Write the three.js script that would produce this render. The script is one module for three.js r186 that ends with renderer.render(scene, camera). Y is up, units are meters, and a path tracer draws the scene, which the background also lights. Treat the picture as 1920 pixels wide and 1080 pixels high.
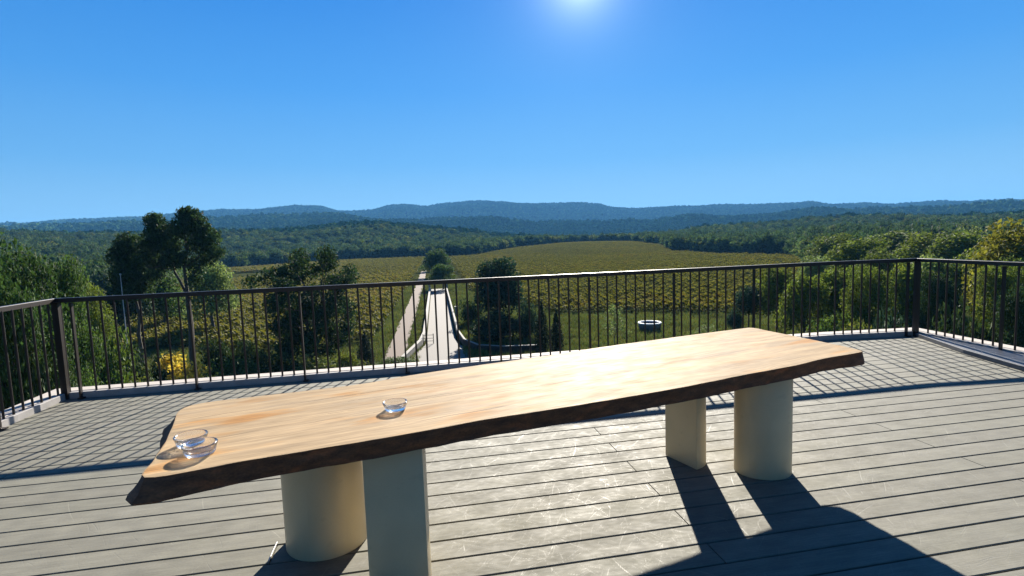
import * as THREE from 'three';
import { mergeGeometries, toCreasedNormals } from 'three/addons/utils/BufferGeometryUtils.js';
import { ImprovedNoise } from 'three/addons/math/ImprovedNoise.js';

// ---------------------------------------------------------------- camera, sky, sun, exposure
const scene = new THREE.Scene();
const EYE = 1.496, PITCH = 0.0921, ROLL = -0.0346;
const camera = new THREE.PerspectiveCamera(56.9, 16 / 9, 0.05, 20000);
{
  const cp = Math.cos(PITCH), sp = Math.sin(PITCH), cr = Math.cos(ROLL), sr = Math.sin(ROLL);
  const up0 = new THREE.Vector3(0, cp, -sp), rt0 = new THREE.Vector3(1, 0, 0);
  const rt = rt0.clone().multiplyScalar(cr).addScaledVector(up0, sr);
  const up = rt0.clone().multiplyScalar(-sr).addScaledVector(up0, cr);
  const back = new THREE.Vector3(0, sp, cp);
  camera.position.set(0, EYE, 0);
  camera.quaternion.setFromRotationMatrix(new THREE.Matrix4().makeBasis(rt, up, back));
}
scene.add(camera);

const EXPOSURE = 3.2;
const SUN_AZ = 0.1407, SUN_EL = 0.4308;
const SUN = new THREE.Vector3(Math.sin(SUN_AZ) * Math.cos(SUN_EL), Math.sin(SUN_EL), -Math.cos(SUN_AZ) * Math.cos(SUN_EL));
{
  const W = 1024, Hh = 512, data = new Float32Array(W * Hh * 4);
  const stops = [[0, .46, .74, .93], [3, .33, .65, .94], [8, .17, .50, .94], [15, .080, .375, .91], [24, .032, .262, .81], [34, .017, .185, .66], [55, .010, .11, .42], [90, .008, .085, .34]];
  const grad = (e) => {
    e = Math.max(0, e);
    for (let i = 1; i < stops.length; i++) if (e <= stops[i][0]) {
      const a = stops[i - 1], b = stops[i], t = (e - a[0]) / (b[0] - a[0]);
      return [1, 2, 3].map(k => a[k] + (b[k] - a[k]) * t);
    }
    return stops[stops.length - 1].slice(1);
  };
  for (let j = 0; j < Hh; j++) for (let i = 0; i < W; i++) {
    const ph = ((i + .5) / W - .5) * 2 * Math.PI, th = ((j + .5) / Hh - .5) * Math.PI;
    const d = [Math.cos(ph) * Math.cos(th), Math.sin(th), Math.sin(ph) * Math.cos(th)];
    const c = grad(th * 180 / Math.PI);
    const cs = d[0] * SUN.x + d[1] * SUN.y + d[2] * SUN.z, ang = Math.acos(Math.max(-1, Math.min(1, cs))) * 180 / Math.PI;
    const g = 1.6 * Math.exp(-ang / 1.7) + .12 * Math.exp(-ang / 10);
    const back = .42 + .58 * Math.pow(cs * .5 + .5, 1.2);
    const o = (j * W + i) * 4;
    data[o] = (c[0] * back + g * .85) / EXPOSURE; data[o + 1] = (c[1] * back + g * .95) / EXPOSURE; data[o + 2] = (c[2] * back + g) / EXPOSURE; data[o + 3] = 1;
  }
  const sky = new THREE.DataTexture(data, W, Hh, THREE.RGBAFormat, THREE.FloatType);
  sky.mapping = THREE.EquirectangularReflectionMapping; sky.magFilter = sky.minFilter = THREE.LinearFilter; sky.needsUpdate = true;
  scene.background = sky; scene.environment = sky;
}
const sun = new THREE.DirectionalLight(new THREE.Color().setRGB(1, .93, .82), 5);
sun.position.copy(SUN).multiplyScalar(400); sun.castShadow = true;
sun.shadow.camera.left = -90; sun.shadow.camera.right = 90; sun.shadow.camera.top = 90; sun.shadow.camera.bottom = -90; sun.shadow.camera.far = 900;
sun.shadow.mapSize.set(4096, 4096);
scene.add(sun); scene.add(sun.target);
scene.fog = new THREE.FogExp2(new THREE.Color().setRGB(.16, .5, 1), 0.00014);

// ---------------------------------------------------------------- helpers
function rngOf(seed) { let a = seed >>> 0; return () => { a = (a + 0x6D2B79F5) | 0; let t = Math.imul(a ^ (a >>> 15), 1 | a); t = (t + Math.imul(t ^ (t >>> 7), 61 | t)) ^ t; return ((t ^ (t >>> 14)) >>> 0) / 4294967296; }; }
const noise = new ImprovedNoise();
const N = (x, y, z = 0) => noise.noise(x, y, z);
const fbm = (x, y, z = 0, o = 4) => { let s = 0, a = 1, t = 0; for (let k = 0; k < o; k++) { s += a * N(x, y, z + k * 7.3); t += a; a *= .5; x *= 2.03; y *= 2.03; } return s / t; };
const lerp = (a, b, t) => a + (b - a) * t;
const sstep = (a, b, x) => { const t = Math.max(0, Math.min(1, (x - a) / (b - a))); return t * t * (3 - 2 * t); };
const used = new Map();
function numbered(n) { const k = used.get(n) || 0; used.set(n, k + 1); return k ? `${n}_${String(k).padStart(3, '0')}` : n; }
function mesh(name, geo, mat, parent) { const m = new THREE.Mesh(geo, mat); m.name = name; m.castShadow = m.receiveShadow = true; (parent || scene).add(m); return m; }
function thing(name, label, category, group) { const g = new THREE.Group(); g.name = numbered(name); g.userData = { label, category }; if (group) g.userData.group = group; scene.add(g); return g; }
function structure(o, label) { o.userData.kind = 'structure'; if (label) o.userData.label = label; return o; }
const lin = (r, g, b) => new THREE.Color().setRGB(r, g, b);
function std(c, rough = .8, extra = {}) { return new THREE.MeshStandardMaterial({ color: c, roughness: rough, ...extra }); }
function tex(w, h, fn, srgb = true) {           // fn(x, y) -> [r, g, b] 0..1 (display values for colour maps)
  const d = new Uint8Array(w * h * 4);
  for (let y = 0; y < h; y++) for (let x = 0; x < w; x++) { const c = fn(x, y), o = (y * w + x) * 4; for (let k = 0; k < 3; k++) d[o + k] = Math.max(0, Math.min(255, c[k] * 255)); d[o + 3] = 255; }
  const t = new THREE.DataTexture(d, w, h); t.wrapS = t.wrapT = THREE.RepeatWrapping; t.magFilter = THREE.LinearFilter; t.minFilter = THREE.LinearMipmapLinearFilter; t.generateMipmaps = true;
  if (srgb) t.colorSpace = THREE.SRGBColorSpace; t.needsUpdate = true; return t;
}
function geoOf(pos, idx, uv, col) {
  const g = new THREE.BufferGeometry(); g.setAttribute('position', new THREE.Float32BufferAttribute(pos, 3));
  if (uv) g.setAttribute('uv', new THREE.Float32BufferAttribute(uv, 2)); if (col) g.setAttribute('color', new THREE.Float32BufferAttribute(col, 3));
  if (idx) g.setIndex(idx); g.computeVertexNormals(); return g;
}
// a closed profile [[o, y] ...] swept along a plan path [[x, z] ...] with mitred corners; o points to the right of travel
function sweep(path, prof, closedEnds = true) {
  const pos = [], uv = [], idx = [], n = prof.length; let run = 0;
  const dir = (a, b) => { const dx = b[0] - a[0], dz = b[1] - a[1], l = Math.hypot(dx, dz); return [dx / l, dz / l]; };
  const rings = path.map((p, i) => {
    const d0 = i ? dir(path[i - 1], p) : dir(p, path[i + 1]), d1 = i < path.length - 1 ? dir(p, path[i + 1]) : d0;
    const n0 = [-d0[1], d0[0]], n1 = [-d1[1], d1[0]]; let mx = n0[0] + n1[0], mz = n0[1] + n1[1]; const l = Math.hypot(mx, mz); mx /= l; mz /= l;
    const k = 1 / (mx * n0[0] + mz * n0[1]);
    if (i) run += Math.hypot(p[0] - path[i - 1][0], p[1] - path[i - 1][1]);
    return { p, m: [mx * k, mz * k], run };
  });
  const P = (r, q) => [r.p[0] + r.m[0] * q[0], q[1], r.p[1] + r.m[1] * q[0]];
  for (let i = 0; i + 1 < rings.length; i++) for (let j = 0; j < n; j++) {
    const a = prof[j], b = prof[(j + 1) % n], o = pos.length / 3, w = Math.hypot(a[0] - b[0], a[1] - b[1]);
    pos.push(...P(rings[i], a), ...P(rings[i], b), ...P(rings[i + 1], b), ...P(rings[i + 1], a));
    uv.push(rings[i].run, 0, rings[i].run, w, rings[i + 1].run, w, rings[i + 1].run, 0); idx.push(o, o + 1, o + 2, o, o + 2, o + 3);
  }
  if (closedEnds) for (const r of [rings[0], rings[rings.length - 1]]) { const o = pos.length / 3; for (const q of prof) { pos.push(...P(r, q)); uv.push(q[0], q[1]); } for (let j = 1; j + 1 < n; j++) idx.push(o, o + j, o + j + 1); }
  return geoOf(pos, idx, uv);
}
function tube(pts, radii, seg = 7, caps = true) {   // tapered tube through points
  const pos = [], idx = [], uv = []; let run = 0;
  const V = pts.map(p => new THREE.Vector3(...p));
  for (let i = 0; i < V.length; i++) {
    const t = V[Math.min(i + 1, V.length - 1)].clone().sub(V[Math.max(i - 1, 0)]).normalize();
    const a = Math.abs(t.y) > .9 ? new THREE.Vector3(1, 0, 0) : new THREE.Vector3(0, 1, 0), u = a.clone().cross(t).normalize(), v = t.clone().cross(u);
    if (i) run += V[i].distanceTo(V[i - 1]);
    for (let k = 0; k <= seg; k++) { const an = k / seg * 2 * Math.PI, q = V[i].clone().addScaledVector(u, Math.cos(an) * radii[i]).addScaledVector(v, Math.sin(an) * radii[i]); pos.push(q.x, q.y, q.z); uv.push(k / seg, run); }
  }
  for (let i = 0; i + 1 < V.length; i++) for (let k = 0; k < seg; k++) { const o = i * (seg + 1) + k; idx.push(o, o + 1, o + seg + 2, o, o + seg + 2, o + seg + 1); }
  return geoOf(pos, idx, uv);
}
function extrudeUp(pts, y0, y1, bevel = 0) {        // plan polygon [[x, z] ...] to a prism
  const s = new THREE.Shape(pts.map(p => new THREE.Vector2(p[0], -p[1])));
  const g = new THREE.ExtrudeGeometry(s, { depth: y1 - y0 - 2 * bevel, bevelEnabled: bevel > 0, bevelSize: bevel, bevelThickness: bevel, bevelOffset: -bevel, bevelSegments: 2, curveSegments: 24 });
  g.rotateX(-Math.PI / 2); g.translate(0, y0 + bevel, 0); return g;
}
const box = (w, h, d, x, y, z) => new THREE.BoxGeometry(w, h, d).translate(x, y, z);

// ---------------------------------------------------------------- terrain: plain, vineyard rise, wooded hills
const GROUND = -9.5;
const RIDGE1=[[-43.57,1.81],[-38.76,1.55],[-34.74,1.5],[-28.98,1.7],[-25.37,1.67],[-21.52,1.78],[-16.92,2.21],[-14.28,2.19],[-11.04,1.83],[-6.05,1.11],[-0.37,0.47],[5.33,0.1],[10.93,-0.09],[16.34,-0.01],[21.46,0.34],[26.24,0.56],[29.37,0.82],[32.73,0.75],[36.59,0.65],[40.11,0.56],[43.9,0.6]];
const RIDGE2=[[-43.55,2.06],[-35.07,2.2],[-28.91,2.59],[-23.4,2.76],[-19.45,2.8],[-14.26,2.47],[-8.8,2.21],[-3.17,2.04],[2.52,1.67],[8.17,1.3],[13.68,1.25],[18.94,1.51],[23.89,1.49],[28.48,1.46],[32.71,1.37],[38.37,1.4],[43.87,1.13]];
const RIDGE3=[[-43.52,2.31],[-38.66,2.69],[-35.01,2.85],[-29.5,3.34],[-26.17,3.41],[-21.39,3.78],[-19.4,3.7],[-17.37,3.29],[-14.75,3.24],[-12.03,3.79],[-10.93,3.82],[-8.74,3.55],[-7.05,3.78],[-4.23,3.98],[-1.39,3.84],[1.44,3.52],[7.66,3.33],[9.33,3.09],[10.98,2.74],[13.7,2.57],[20.46,2.5],[25.76,2.31],[29.35,2.3],[31.06,1.95],[33.5,1.94],[35.82,1.7],[38.36,1.76],[41.06,1.62],[42.95,1.57],[43.86,1.42]];

function table(t, a) { if (a <= t[0][0]) return t[0][1]; for (let i = 1; i < t.length; i++) if (a <= t[i][0]) { let k = (a - t[i - 1][0]) / (t[i][0] - t[i - 1][0]); k = k * k * (3 - 2 * k); return lerp(t[i - 1][1], t[i][1], k); } return t[t.length - 1][1]; }
const WOOD_START = [[-180, 130], [-60, 110], [-42, 120], [-34, 150], [-31, 300], [-28, 325], [-17, 372], [-9, 352], [-5, 330], [2, 425], [8, 500], [12, 470], [15.5, 385], [17, 300], [22, 262], [27, 246], [31, 150], [36, 118], [60, 110], [180, 130]];
const R1 = 760, R2 = 1650, R3 = 3100, TALL = 7;
function ground(x, z) {
  const r = Math.hypot(x, z), a = Math.atan2(x, -z) * 180 / Math.PI;
  const rf = table(WOOD_START, a);
  let y = GROUND + 5.2 * Math.exp(-(((x - 62) / 95) ** 2 + ((z + 440) / 130) ** 2)) * sstep(180, 330, r);
  if (r > rf * .96) {
    const h1 = EYE + R1 * Math.tan(table(RIDGE1, a) * Math.PI / 180) - TALL, h2 = EYE + R2 * Math.tan(table(RIDGE2, a) * Math.PI / 180) - TALL, h3 = EYE + R3 * Math.tan(table(RIDGE3, a) * Math.PI / 180) - TALL * .6;
    const dip1 = h1 - 10 - .1 * (h1 + 10), dip2 = Math.min(h2, h3) - 22;
    let h;
    if (r < R1) h = lerp(y, h1, Math.pow(sstep(rf, R1, r), 1.15));
    else if (r < R1 * 1.35) h = lerp(h1, dip1, sstep(R1, R1 * 1.35, r));
    else if (r < R2) h = lerp(dip1, h2, sstep(R1 * 1.35, R2, r));
    else if (r < R2 * 1.25) h = lerp(h2, dip2, sstep(R2, R2 * 1.25, r));
    else if (r < R3) h = lerp(dip2, h3, sstep(R2 * 1.25, R3, r));
    else h = lerp(h3, h3 * .35, sstep(R3, 6000, r));
    const w = sstep(rf, rf + 150, r) * (1 - .75 * sstep(R3 * .9, R3, r) * (1 - sstep(R3, R3 * 1.15, r)));
    h += w * (fbm(x / 230, z / 230, 3) * Math.min(34, r * .018) + fbm(x / 70, z / 70, 9, 2) * 3) * (r > R1 * .85 && r < R1 * 1.1 ? .5 : 1);
    y = h;
  }
  return y;
}
const ROAD0 = [-8.0, -58.0], RD = [-0.139, -0.990], RN = [0.990, -0.139];
const roadST = (x, z) => { const dx = x - ROAD0[0], dz = z - ROAD0[1]; return [dx * RD[0] + dz * RD[1], dx * RN[0] + dz * RN[1]]; };
const roadPt = (s, t) => [ROAD0[0] + RD[0] * s + RN[0] * t, ROAD0[1] + RD[1] * s + RN[1] * t];
function inVines(x, z) {                             // which vineyard, 0 = none
  const r = Math.hypot(x, z), a = Math.atan2(x, -z) * 180 / Math.PI, [s, t] = roadST(x, z), rf = table(WOOD_START, a);
  if (r > rf - 6) return 0;
  if (t < -7.5 && a > -44) {                         // left of the track
    if (a < -24 && r > 205 && r < 262) return 0;     // grass strip
    return r > 60 + 10 * sstep(-24, -34, a) && a > -38 ? 1 : 0;
  }
  if (t > 7 && a < 30 && r > 76 && r > 76 + 50 * sstep(6, -9, a)) return 2;
  return 0;
}
{
  const pos = [], col = [], idx = [], uv = [];
  const azs = []; for (let a = -180; a <= 180.01; a += (a >= -62 && a < 62) ? .5 : 4) azs.push(a);
  const rs = [0]; for (let r = 6; r < 7000; r *= r < 130 ? 1.11 : 1.035) rs.push(r); rs.push(9000);
  for (const r of rs) for (const a of azs) {
    const x = r * Math.sin(a * Math.PI / 180), z = -r * Math.cos(a * Math.PI / 180);
    pos.push(x, ground(x, z), z); uv.push(x / 3, z / 3);
    const rf = table(WOOD_START, a), v = inVines(x, z), n = .8 + .4 * fbm(x / 9, z / 9, 2);
    let c = v ? [.085, .11, .03] : [.115, .125, .038];
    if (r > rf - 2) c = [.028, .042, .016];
    col.push(c[0] * n, c[1] * n, c[2] * n);
  }
  const w = azs.length;
  for (let i = 0; i + 1 < rs.length; i++) for (let j = 0; j + 1 < w; j++) { const o = i * w + j; idx.push(o, o + w, o + w + 1, o, o + w + 1, o + 1); }
  const gm = tex(256, 256, (x, y) => { const f = x => x; const n = .72 + .28 * (fbm(x / 16, y / 16, 1, 3) + .4 * N(x / 2.1, y / 2.1, 5)); return [n, n, n]; });
  structure(mesh('terrain', geoOf(pos, idx, uv, col), new THREE.MeshPhysicalMaterial({ roughness: 1, specularIntensity: 0, vertexColors: true, map: gm })), 'valley floor with grass and wooded hills rising behind the vineyards');
}

// ---------------------------------------------------------------- foliage building blocks
const leafMat = (r, g, b, tr = .42) => new THREE.MeshPhysicalMaterial({ color: lin(r, g, b), roughness: .85, vertexColors: true, side: THREE.DoubleSide, transmission: tr, thickness: 0, specularIntensity: .35 });
const LEAF = {
  deep: leafMat(.042, .088, .018, .34), mid: leafMat(.06, .12, .02), yellowgreen: leafMat(.12, .175, .022), dark: leafMat(.03, .065, .018, .3), blue: leafMat(.03, .07, .035, .3), olive: leafMat(.1, .15, .026),
  light: leafMat(.17, .25, .07), yellow: leafMat(.52, .44, .06, .5), gold: leafMat(.17, .19, .022), pine: leafMat(.042, .082, .024, .36), cypress: leafMat(.016, .036, .018, .1), vine: leafMat(.128, .165, .02),
};
const BARK = std(lin(.07, .055, .042), .95), PALE_BARK = std(lin(.16, .14, .12), .95);
function leaves(lobes, n, size, seed, opt = {}) {    // lobes: [x, y, z, rx, ry, rz, weight]
  const R = rngOf(seed), pos = [], col = []; const tw = lobes.reduce((s, l) => s + (l[6] ?? 1), 0);
  const v = new THREE.Vector3(), a = new THREE.Vector3(), b = new THREE.Vector3(), nn = new THREE.Vector3();
  for (const l of lobes) {
    const m = Math.round(n * (l[6] ?? 1) / tw), lt = .8 + .4 * R(), warm = R();
    for (let i = 0; i < m; i++) {
      v.set(R() * 2 - 1, R() * 2 - 1, R() * 2 - 1); if (v.lengthSq() > 1 || v.lengthSq() < .01) { i--; continue; }
      v.normalize(); const rr = Math.pow(R(), opt.fill ?? .38) * (1 + .22 * N(v.x * 3 + l[0], v.y * 3 + l[1], v.z * 3 + l[2]));
      nn.set(R() - .5, R() - .5, R() - .5).addScaledVector(v, .35).normalize();
      a.set(R() - .5, R() - .5, R() - .5).cross(nn).normalize(); b.copy(nn).cross(a);
      const cx = l[0] + v.x * l[3] * rr, cy = l[1] + v.y * l[4] * rr, cz = l[2] + v.z * l[5] * rr;
      const s = size * (.55 + .9 * R()), s2 = s * (opt.slim ?? .62), f = s * .18;
      const p = (u, w, q) => pos.push(cx + a.x * u + b.x * w + nn.x * q, cy + a.y * u + b.y * w + nn.y * q, cz + a.z * u + b.z * w + nn.z * q);
      p(-s, 0, 0); p(0, -s2, f); p(s, 0, 0); p(-s, 0, 0); p(s, 0, 0); p(0, s2, f);
      const t = lt * (.5 + R()), w = (opt.warm ?? .12) * (warm * .5 + R() * .5);
      for (let k = 0; k < 6; k++) col.push(t * (1 + w * 2.2), t, t * (1 - w));
    }
  }
  return geoOf(pos, null, null, col);
}
function limbs(list, seg = 7) { return mergeGeometries(list.map(([pts, rad]) => tube(pts, rad, seg))); }
function crookedLimb(a, b, r0, r1, seed, bend = .08, steps = 5) {
  const R = rngOf(seed), L = Math.hypot(b[0] - a[0], b[1] - a[1], b[2] - a[2]), pts = [], rad = [];
  for (let i = 0; i <= steps; i++) { const t = i / steps, k = bend * L * Math.sin(Math.PI * t) ; pts.push([lerp(a[0], b[0], t) + (R() - .5) * k * 2, lerp(a[1], b[1], t) + (R() - .3) * k, lerp(a[2], b[2], t) + (R() - .5) * k * 2]); rad.push(lerp(r0, r1, t)); }
  return [pts, rad];
}
const PROTO = {};
function proto(key, trunkGeo, crownGeo, bark = BARK) { PROTO[key] = { trunkGeo, crownGeo, bark }; }
for (const [key, seed, count, leaf] of [['broadA', 11, 7200, .17], ['broadB', 23, 7200, .17], ['broadC', 37, 7200, .17], ['nearA', 14, 20000, .095], ['nearB', 29, 20000, .095]]) {        // 10 m tall, 4.2 m crown radius
  const R = rngOf(seed), lobes = [], lim = [crookedLimb([0, 0, 0], [.2, 5.2, .1], .24, .14, seed, .05)];
  const nl = (key[0] === 'n' ? 30 : 18) + Math.floor(R() * 4);
  for (let i = 0; i < nl; i++) {
    const an = i * 2.4 + R(), hh = i / nl, rad = (1 - .55 * hh) * 2.7 * Math.sqrt(.35 + .65 * R()), y = 3.0 + hh * 5.6 + (R() - .5) * .9, s = (key[0] === 'n' ? .7 : .95) + R() * .85;
    const c = [Math.cos(an) * rad, y, Math.sin(an) * rad]; lobes.push([...c, s * 1.15, s * .82, s * 1.15, s * s]);
    if (i % 2 === 0) lim.push(crookedLimb([.1, 2.2 + hh * 2.8, .05], c, .09, .03, seed * 7 + i));
  }
  lobes.push([0, 5.4, 0, 2.1, 2.8, 2.1, 3]);
  proto(key, limbs(lim), leaves(lobes, count, leaf, seed * 3, { warm: .1 }));
}
for (const [key, seed] of [['shrubA', 51], ['shrubB', 67]]) {                        // 4 m tall, 2.6 m radius
  const R = rngOf(seed), lobes = [], lim = [];
  for (let i = 0; i < 13; i++) {
    const an = i * 2.4, rad = 1.75 * Math.sqrt(R()), y = .7 + 2.5 * R() * (1 - rad / 3.2), s = .6 + R() * .5, c = [Math.cos(an) * rad, y, Math.sin(an) * rad];
    lobes.push([...c, s * 1.2, s, s * 1.2, s * s]); if (i % 2) lim.push(crookedLimb([0, 0, 0], c, .06, .02, seed + i));
  }
  lobes.push([0, 1.5, 0, 1.6, 1.6, 1.6, 2.4]);
  proto(key, limbs(lim), leaves(lobes, 3600, .125, seed, { warm: .2 }));
}
{
  const R = rngOf(81), lobes = [], lim = [];
  for (let i = 0; i < 16; i++) { const an = i * 2.4, rad = 1.2 * Math.sqrt(R()), y = .5 + 2.2 * R(), c = [Math.cos(an) * rad, y, Math.sin(an) * rad]; lobes.push([...c, .45, .4, .45, 1]); lim.push(crookedLimb([0, 0, 0], c, .035, .012, i + 5)); }
  proto('shrubY', limbs(lim, 5), leaves(lobes, 1100, .12, 82, { warm: .08, slim: .5 }));
}
{   // umbrella pine, 15 m, forked
  const mk = (key, H0, lobes, lim, n, seed) => proto(key, limbs(lim, 8), leaves(lobes, n, .24, seed, { slim: .3, fill: .5, warm: .08 }));
  mk('pineA', 15, [[-2.8, 13.6, 0, 1.1, .9, 1.1, 1.6], [-2.2, 12.5, .3, 1.5, 1, 1.5, 2.4], [-3.4, 11.6, 0, 1.7, 1, 1.6, 2.4], [-1.2, 11.6, .4, 1.5, 1.1, 1.5, 2.4], [1, 14.1, 0, 1.3, .8, 1.2, 2], [1.9, 13.2, .5, 1.5, 1, 1.5, 2.4], [.4, 12.9, .6, 1.5, 1, 1.4, 2.2], [2.9, 12, 0, 1.4, 1, 1.4, 2], [1.6, 11.6, -.5, 1.7, 1.1, 1.6, 2.2], [3.9, 10.6, .3, 1, .6, 1, .8], [-4.2, 10.2, .5, 1.3, .8, 1.3, 1.4], [-2.4, 10, -.5, 1.7, 1, 1.5, 2], [-.4, 10.2, .6, 1.7, 1, 1.5, 2], [2.4, 10.2, -.4, 1.3, .9, 1.3, 1.2], [.9, 9.4, -.6, 1.3, .9, 1.2, 1], [-3.2, 8.8, .2, 1.2, .7, 1.1, .9], [1.2, 8.2, .3, .9, .7, .9, .5]],
    [crookedLimb([0, 0, 0], [.1, 6.6, 0], .33, .25, 3, .02), crookedLimb([.1, 6.5, 0], [.5, 12.9, .2], .2, .06, 4, .04), crookedLimb([.1, 6.5, 0], [-1.6, 10.4, .1], .17, .08, 5, .05), crookedLimb([-1.4, 10, .1], [-3.2, 11.6, 0], .09, .03, 6), crookedLimb([-1.4, 10, .1], [-1.5, 13.1, .3], .09, .03, 7), crookedLimb([.35, 9.4, .1], [3.2, 11.4, 0], .09, .03, 8), crookedLimb([.4, 10.6, .1], [1.8, 12.9, .5], .08, .03, 9), crookedLimb([-1.0, 9.2, .1], [-3.8, 9.5, .5], .08, .03, 10), crookedLimb([.3, 8.2, .1], [2.2, 10, -.5], .08, .03, 12)], 10500, 91);
  mk('pineB', 12.5, [[-.3, 11.4, 0, 1.5, 1.0, 1.5, 2], [-1.3, 10.2, .3, 1.5, 1.1, 1.4, 2], [1.0, 10.2, -.2, 1.6, 1.1, 1.5, 2], [0, 8.9, .6, 1.9, 1.2, 1.8, 3], [-1.5, 8.2, -.3, 1.5, 1.1, 1.5, 2], [1.5, 8.5, .2, 1.5, 1.1, 1.5, 2], [.6, 7.2, 0, 1.6, 1.1, 1.6, 2], [-.9, 6.8, .2, 1.4, .9, 1.4, 1.4]],
    [crookedLimb([0, 0, 0], [.2, 10.6, 0], .24, .06, 13, .03, 7), crookedLimb([.1, 6.4, 0], [-1.5, 8.2, -.2], .07, .03, 14), crookedLimb([.15, 7, 0], [1.5, 8.5, .2], .07, .03, 15), crookedLimb([.15, 8, 0], [-1.2, 10.1, .2], .06, .02, 16)], 6800, 92);
}
{   // open dark tree with many bare limbs, 11 m, 5 m radius
  const R = rngOf(131), lobes = [], lim = [];
  for (let k = 0; k < 5; k++) {
    const an = k * 1.26 + .3, base = [Math.cos(an) * .25, 0, Math.sin(an) * .25], mid = [Math.cos(an) * 1.3, 4.2 + R(), Math.sin(an) * 1.3], top = [Math.cos(an) * 2.4, 8.6 + R() * 1.6, Math.sin(an) * 2.4];
    lim.push(crookedLimb(base, mid, .15, .1, 140 + k), crookedLimb(mid, top, .1, .025, 150 + k));
    for (let q = 0; q < 8; q++) {
      const t = .1 + .85 * R(), o = t < .5 ? base.map((v, i) => lerp(v, mid[i], t * 2)) : mid.map((v, i) => lerp(v, top[i], t * 2 - 1)), bn = an + (R() - .5) * 2.6, L = 1.2 + R() * 2.1;
      const e = [o[0] + Math.cos(bn) * L, o[1] + L * (.15 + .55 * R()), o[2] + Math.sin(bn) * L]; lim.push(crookedLimb(o, e, .045, .012, 200 + k * 9 + q)); 
      if (R() < .86) lobes.push([...e, .95, .75, .95, .9]);
    }
    lobes.push([...top, 1.1, .9, 1.1, 1.7], [...mid, 1.0, .9, 1.0, 1]);
  }
  for (const [x, y, z] of [[4.9, 8.3, .6], [5.6, 6.0, 0], [5.2, 4.2, -.4], [-4.4, 6.6, .5]]) lim.push(crookedLimb([Math.sign(x) * .9, y - 3.2, 0], [x, y, z], .06, .015, Math.round(x * 10 + 300), .05));
  for (let i = 0; i < 44; i++) { const an = i * 2.4, y = 1.3 + 8.2 * R(), w = 3.9 * Math.sqrt(Math.max(.1, 1 - ((y - 5) / 5.2) ** 2)) * Math.sqrt(R()); lobes.push([Math.cos(an) * w, y, Math.sin(an) * w, 1.0, .8, 1.0, 1]); }
  proto('openA', limbs(lim, 5), leaves(lobes, 19000, .14, 133, { warm: .12, fill: .5 }));
}
{   // slim cypress, 5 m
  const R = rngOf(7), lobes = [];
  for (let i = 0; i < 14; i++) { const t = i / 13, w = .78 * Math.pow(Math.sin(Math.PI * Math.min(1, .12 + t * .86) ** .62), .9) + .03; lobes.push([(R() - .5) * .12, .3 + t * 4.5, (R() - .5) * .12, w, .32, w, w + .08]); }
  proto('cypressA', tube([[0, 0, 0], [0, 1, 0], [0, 4.4, 0]], [.08, .07, .02], 7), leaves(lobes, 5200, .085, 8, { slim: .35, fill: .28, warm: .05 }));
}
{   // thin young tree, 4.4 m
  const R = rngOf(17), lobes = [], lim = [crookedLimb([0, 0, 0], [.1, 3.9, 0], .05, .015, 18)];
  for (let i = 0; i < 16; i++) { const an = i * 2.4, y = 1.0 + i * .2, L = 1.5 * (1 - i / 26) * (.6 + .4 * R()), e = [Math.cos(an) * L, y + .5, Math.sin(an) * L]; lim.push(crookedLimb([.05, y - .2, 0], e, .02, .008, 30 + i)); lobes.push([...e, .42, .36, .42, 1]); }
  proto('sparseA', limbs(lim, 5), leaves(lobes, 520, .12, 19, { warm: .1, slim: .5 }), PALE_BARK);
}
{   // clipped ball tree, 5 m
  proto('ballA', tube([[0, 0, 0], [.03, 1, 0], [0, 2.6, 0]], [.1, .09, .07], 7), leaves([[0, 3.3, 0, 1.65, 1.6, 1.65, 4], [.5, 3.5, .4, 1.15, 1.1, 1.15, 1], [-.6, 3.1, .2, 1.1, 1.1, 1.1, 1]], 4600, .1, 29, { fill: .25 }));
}

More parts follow.
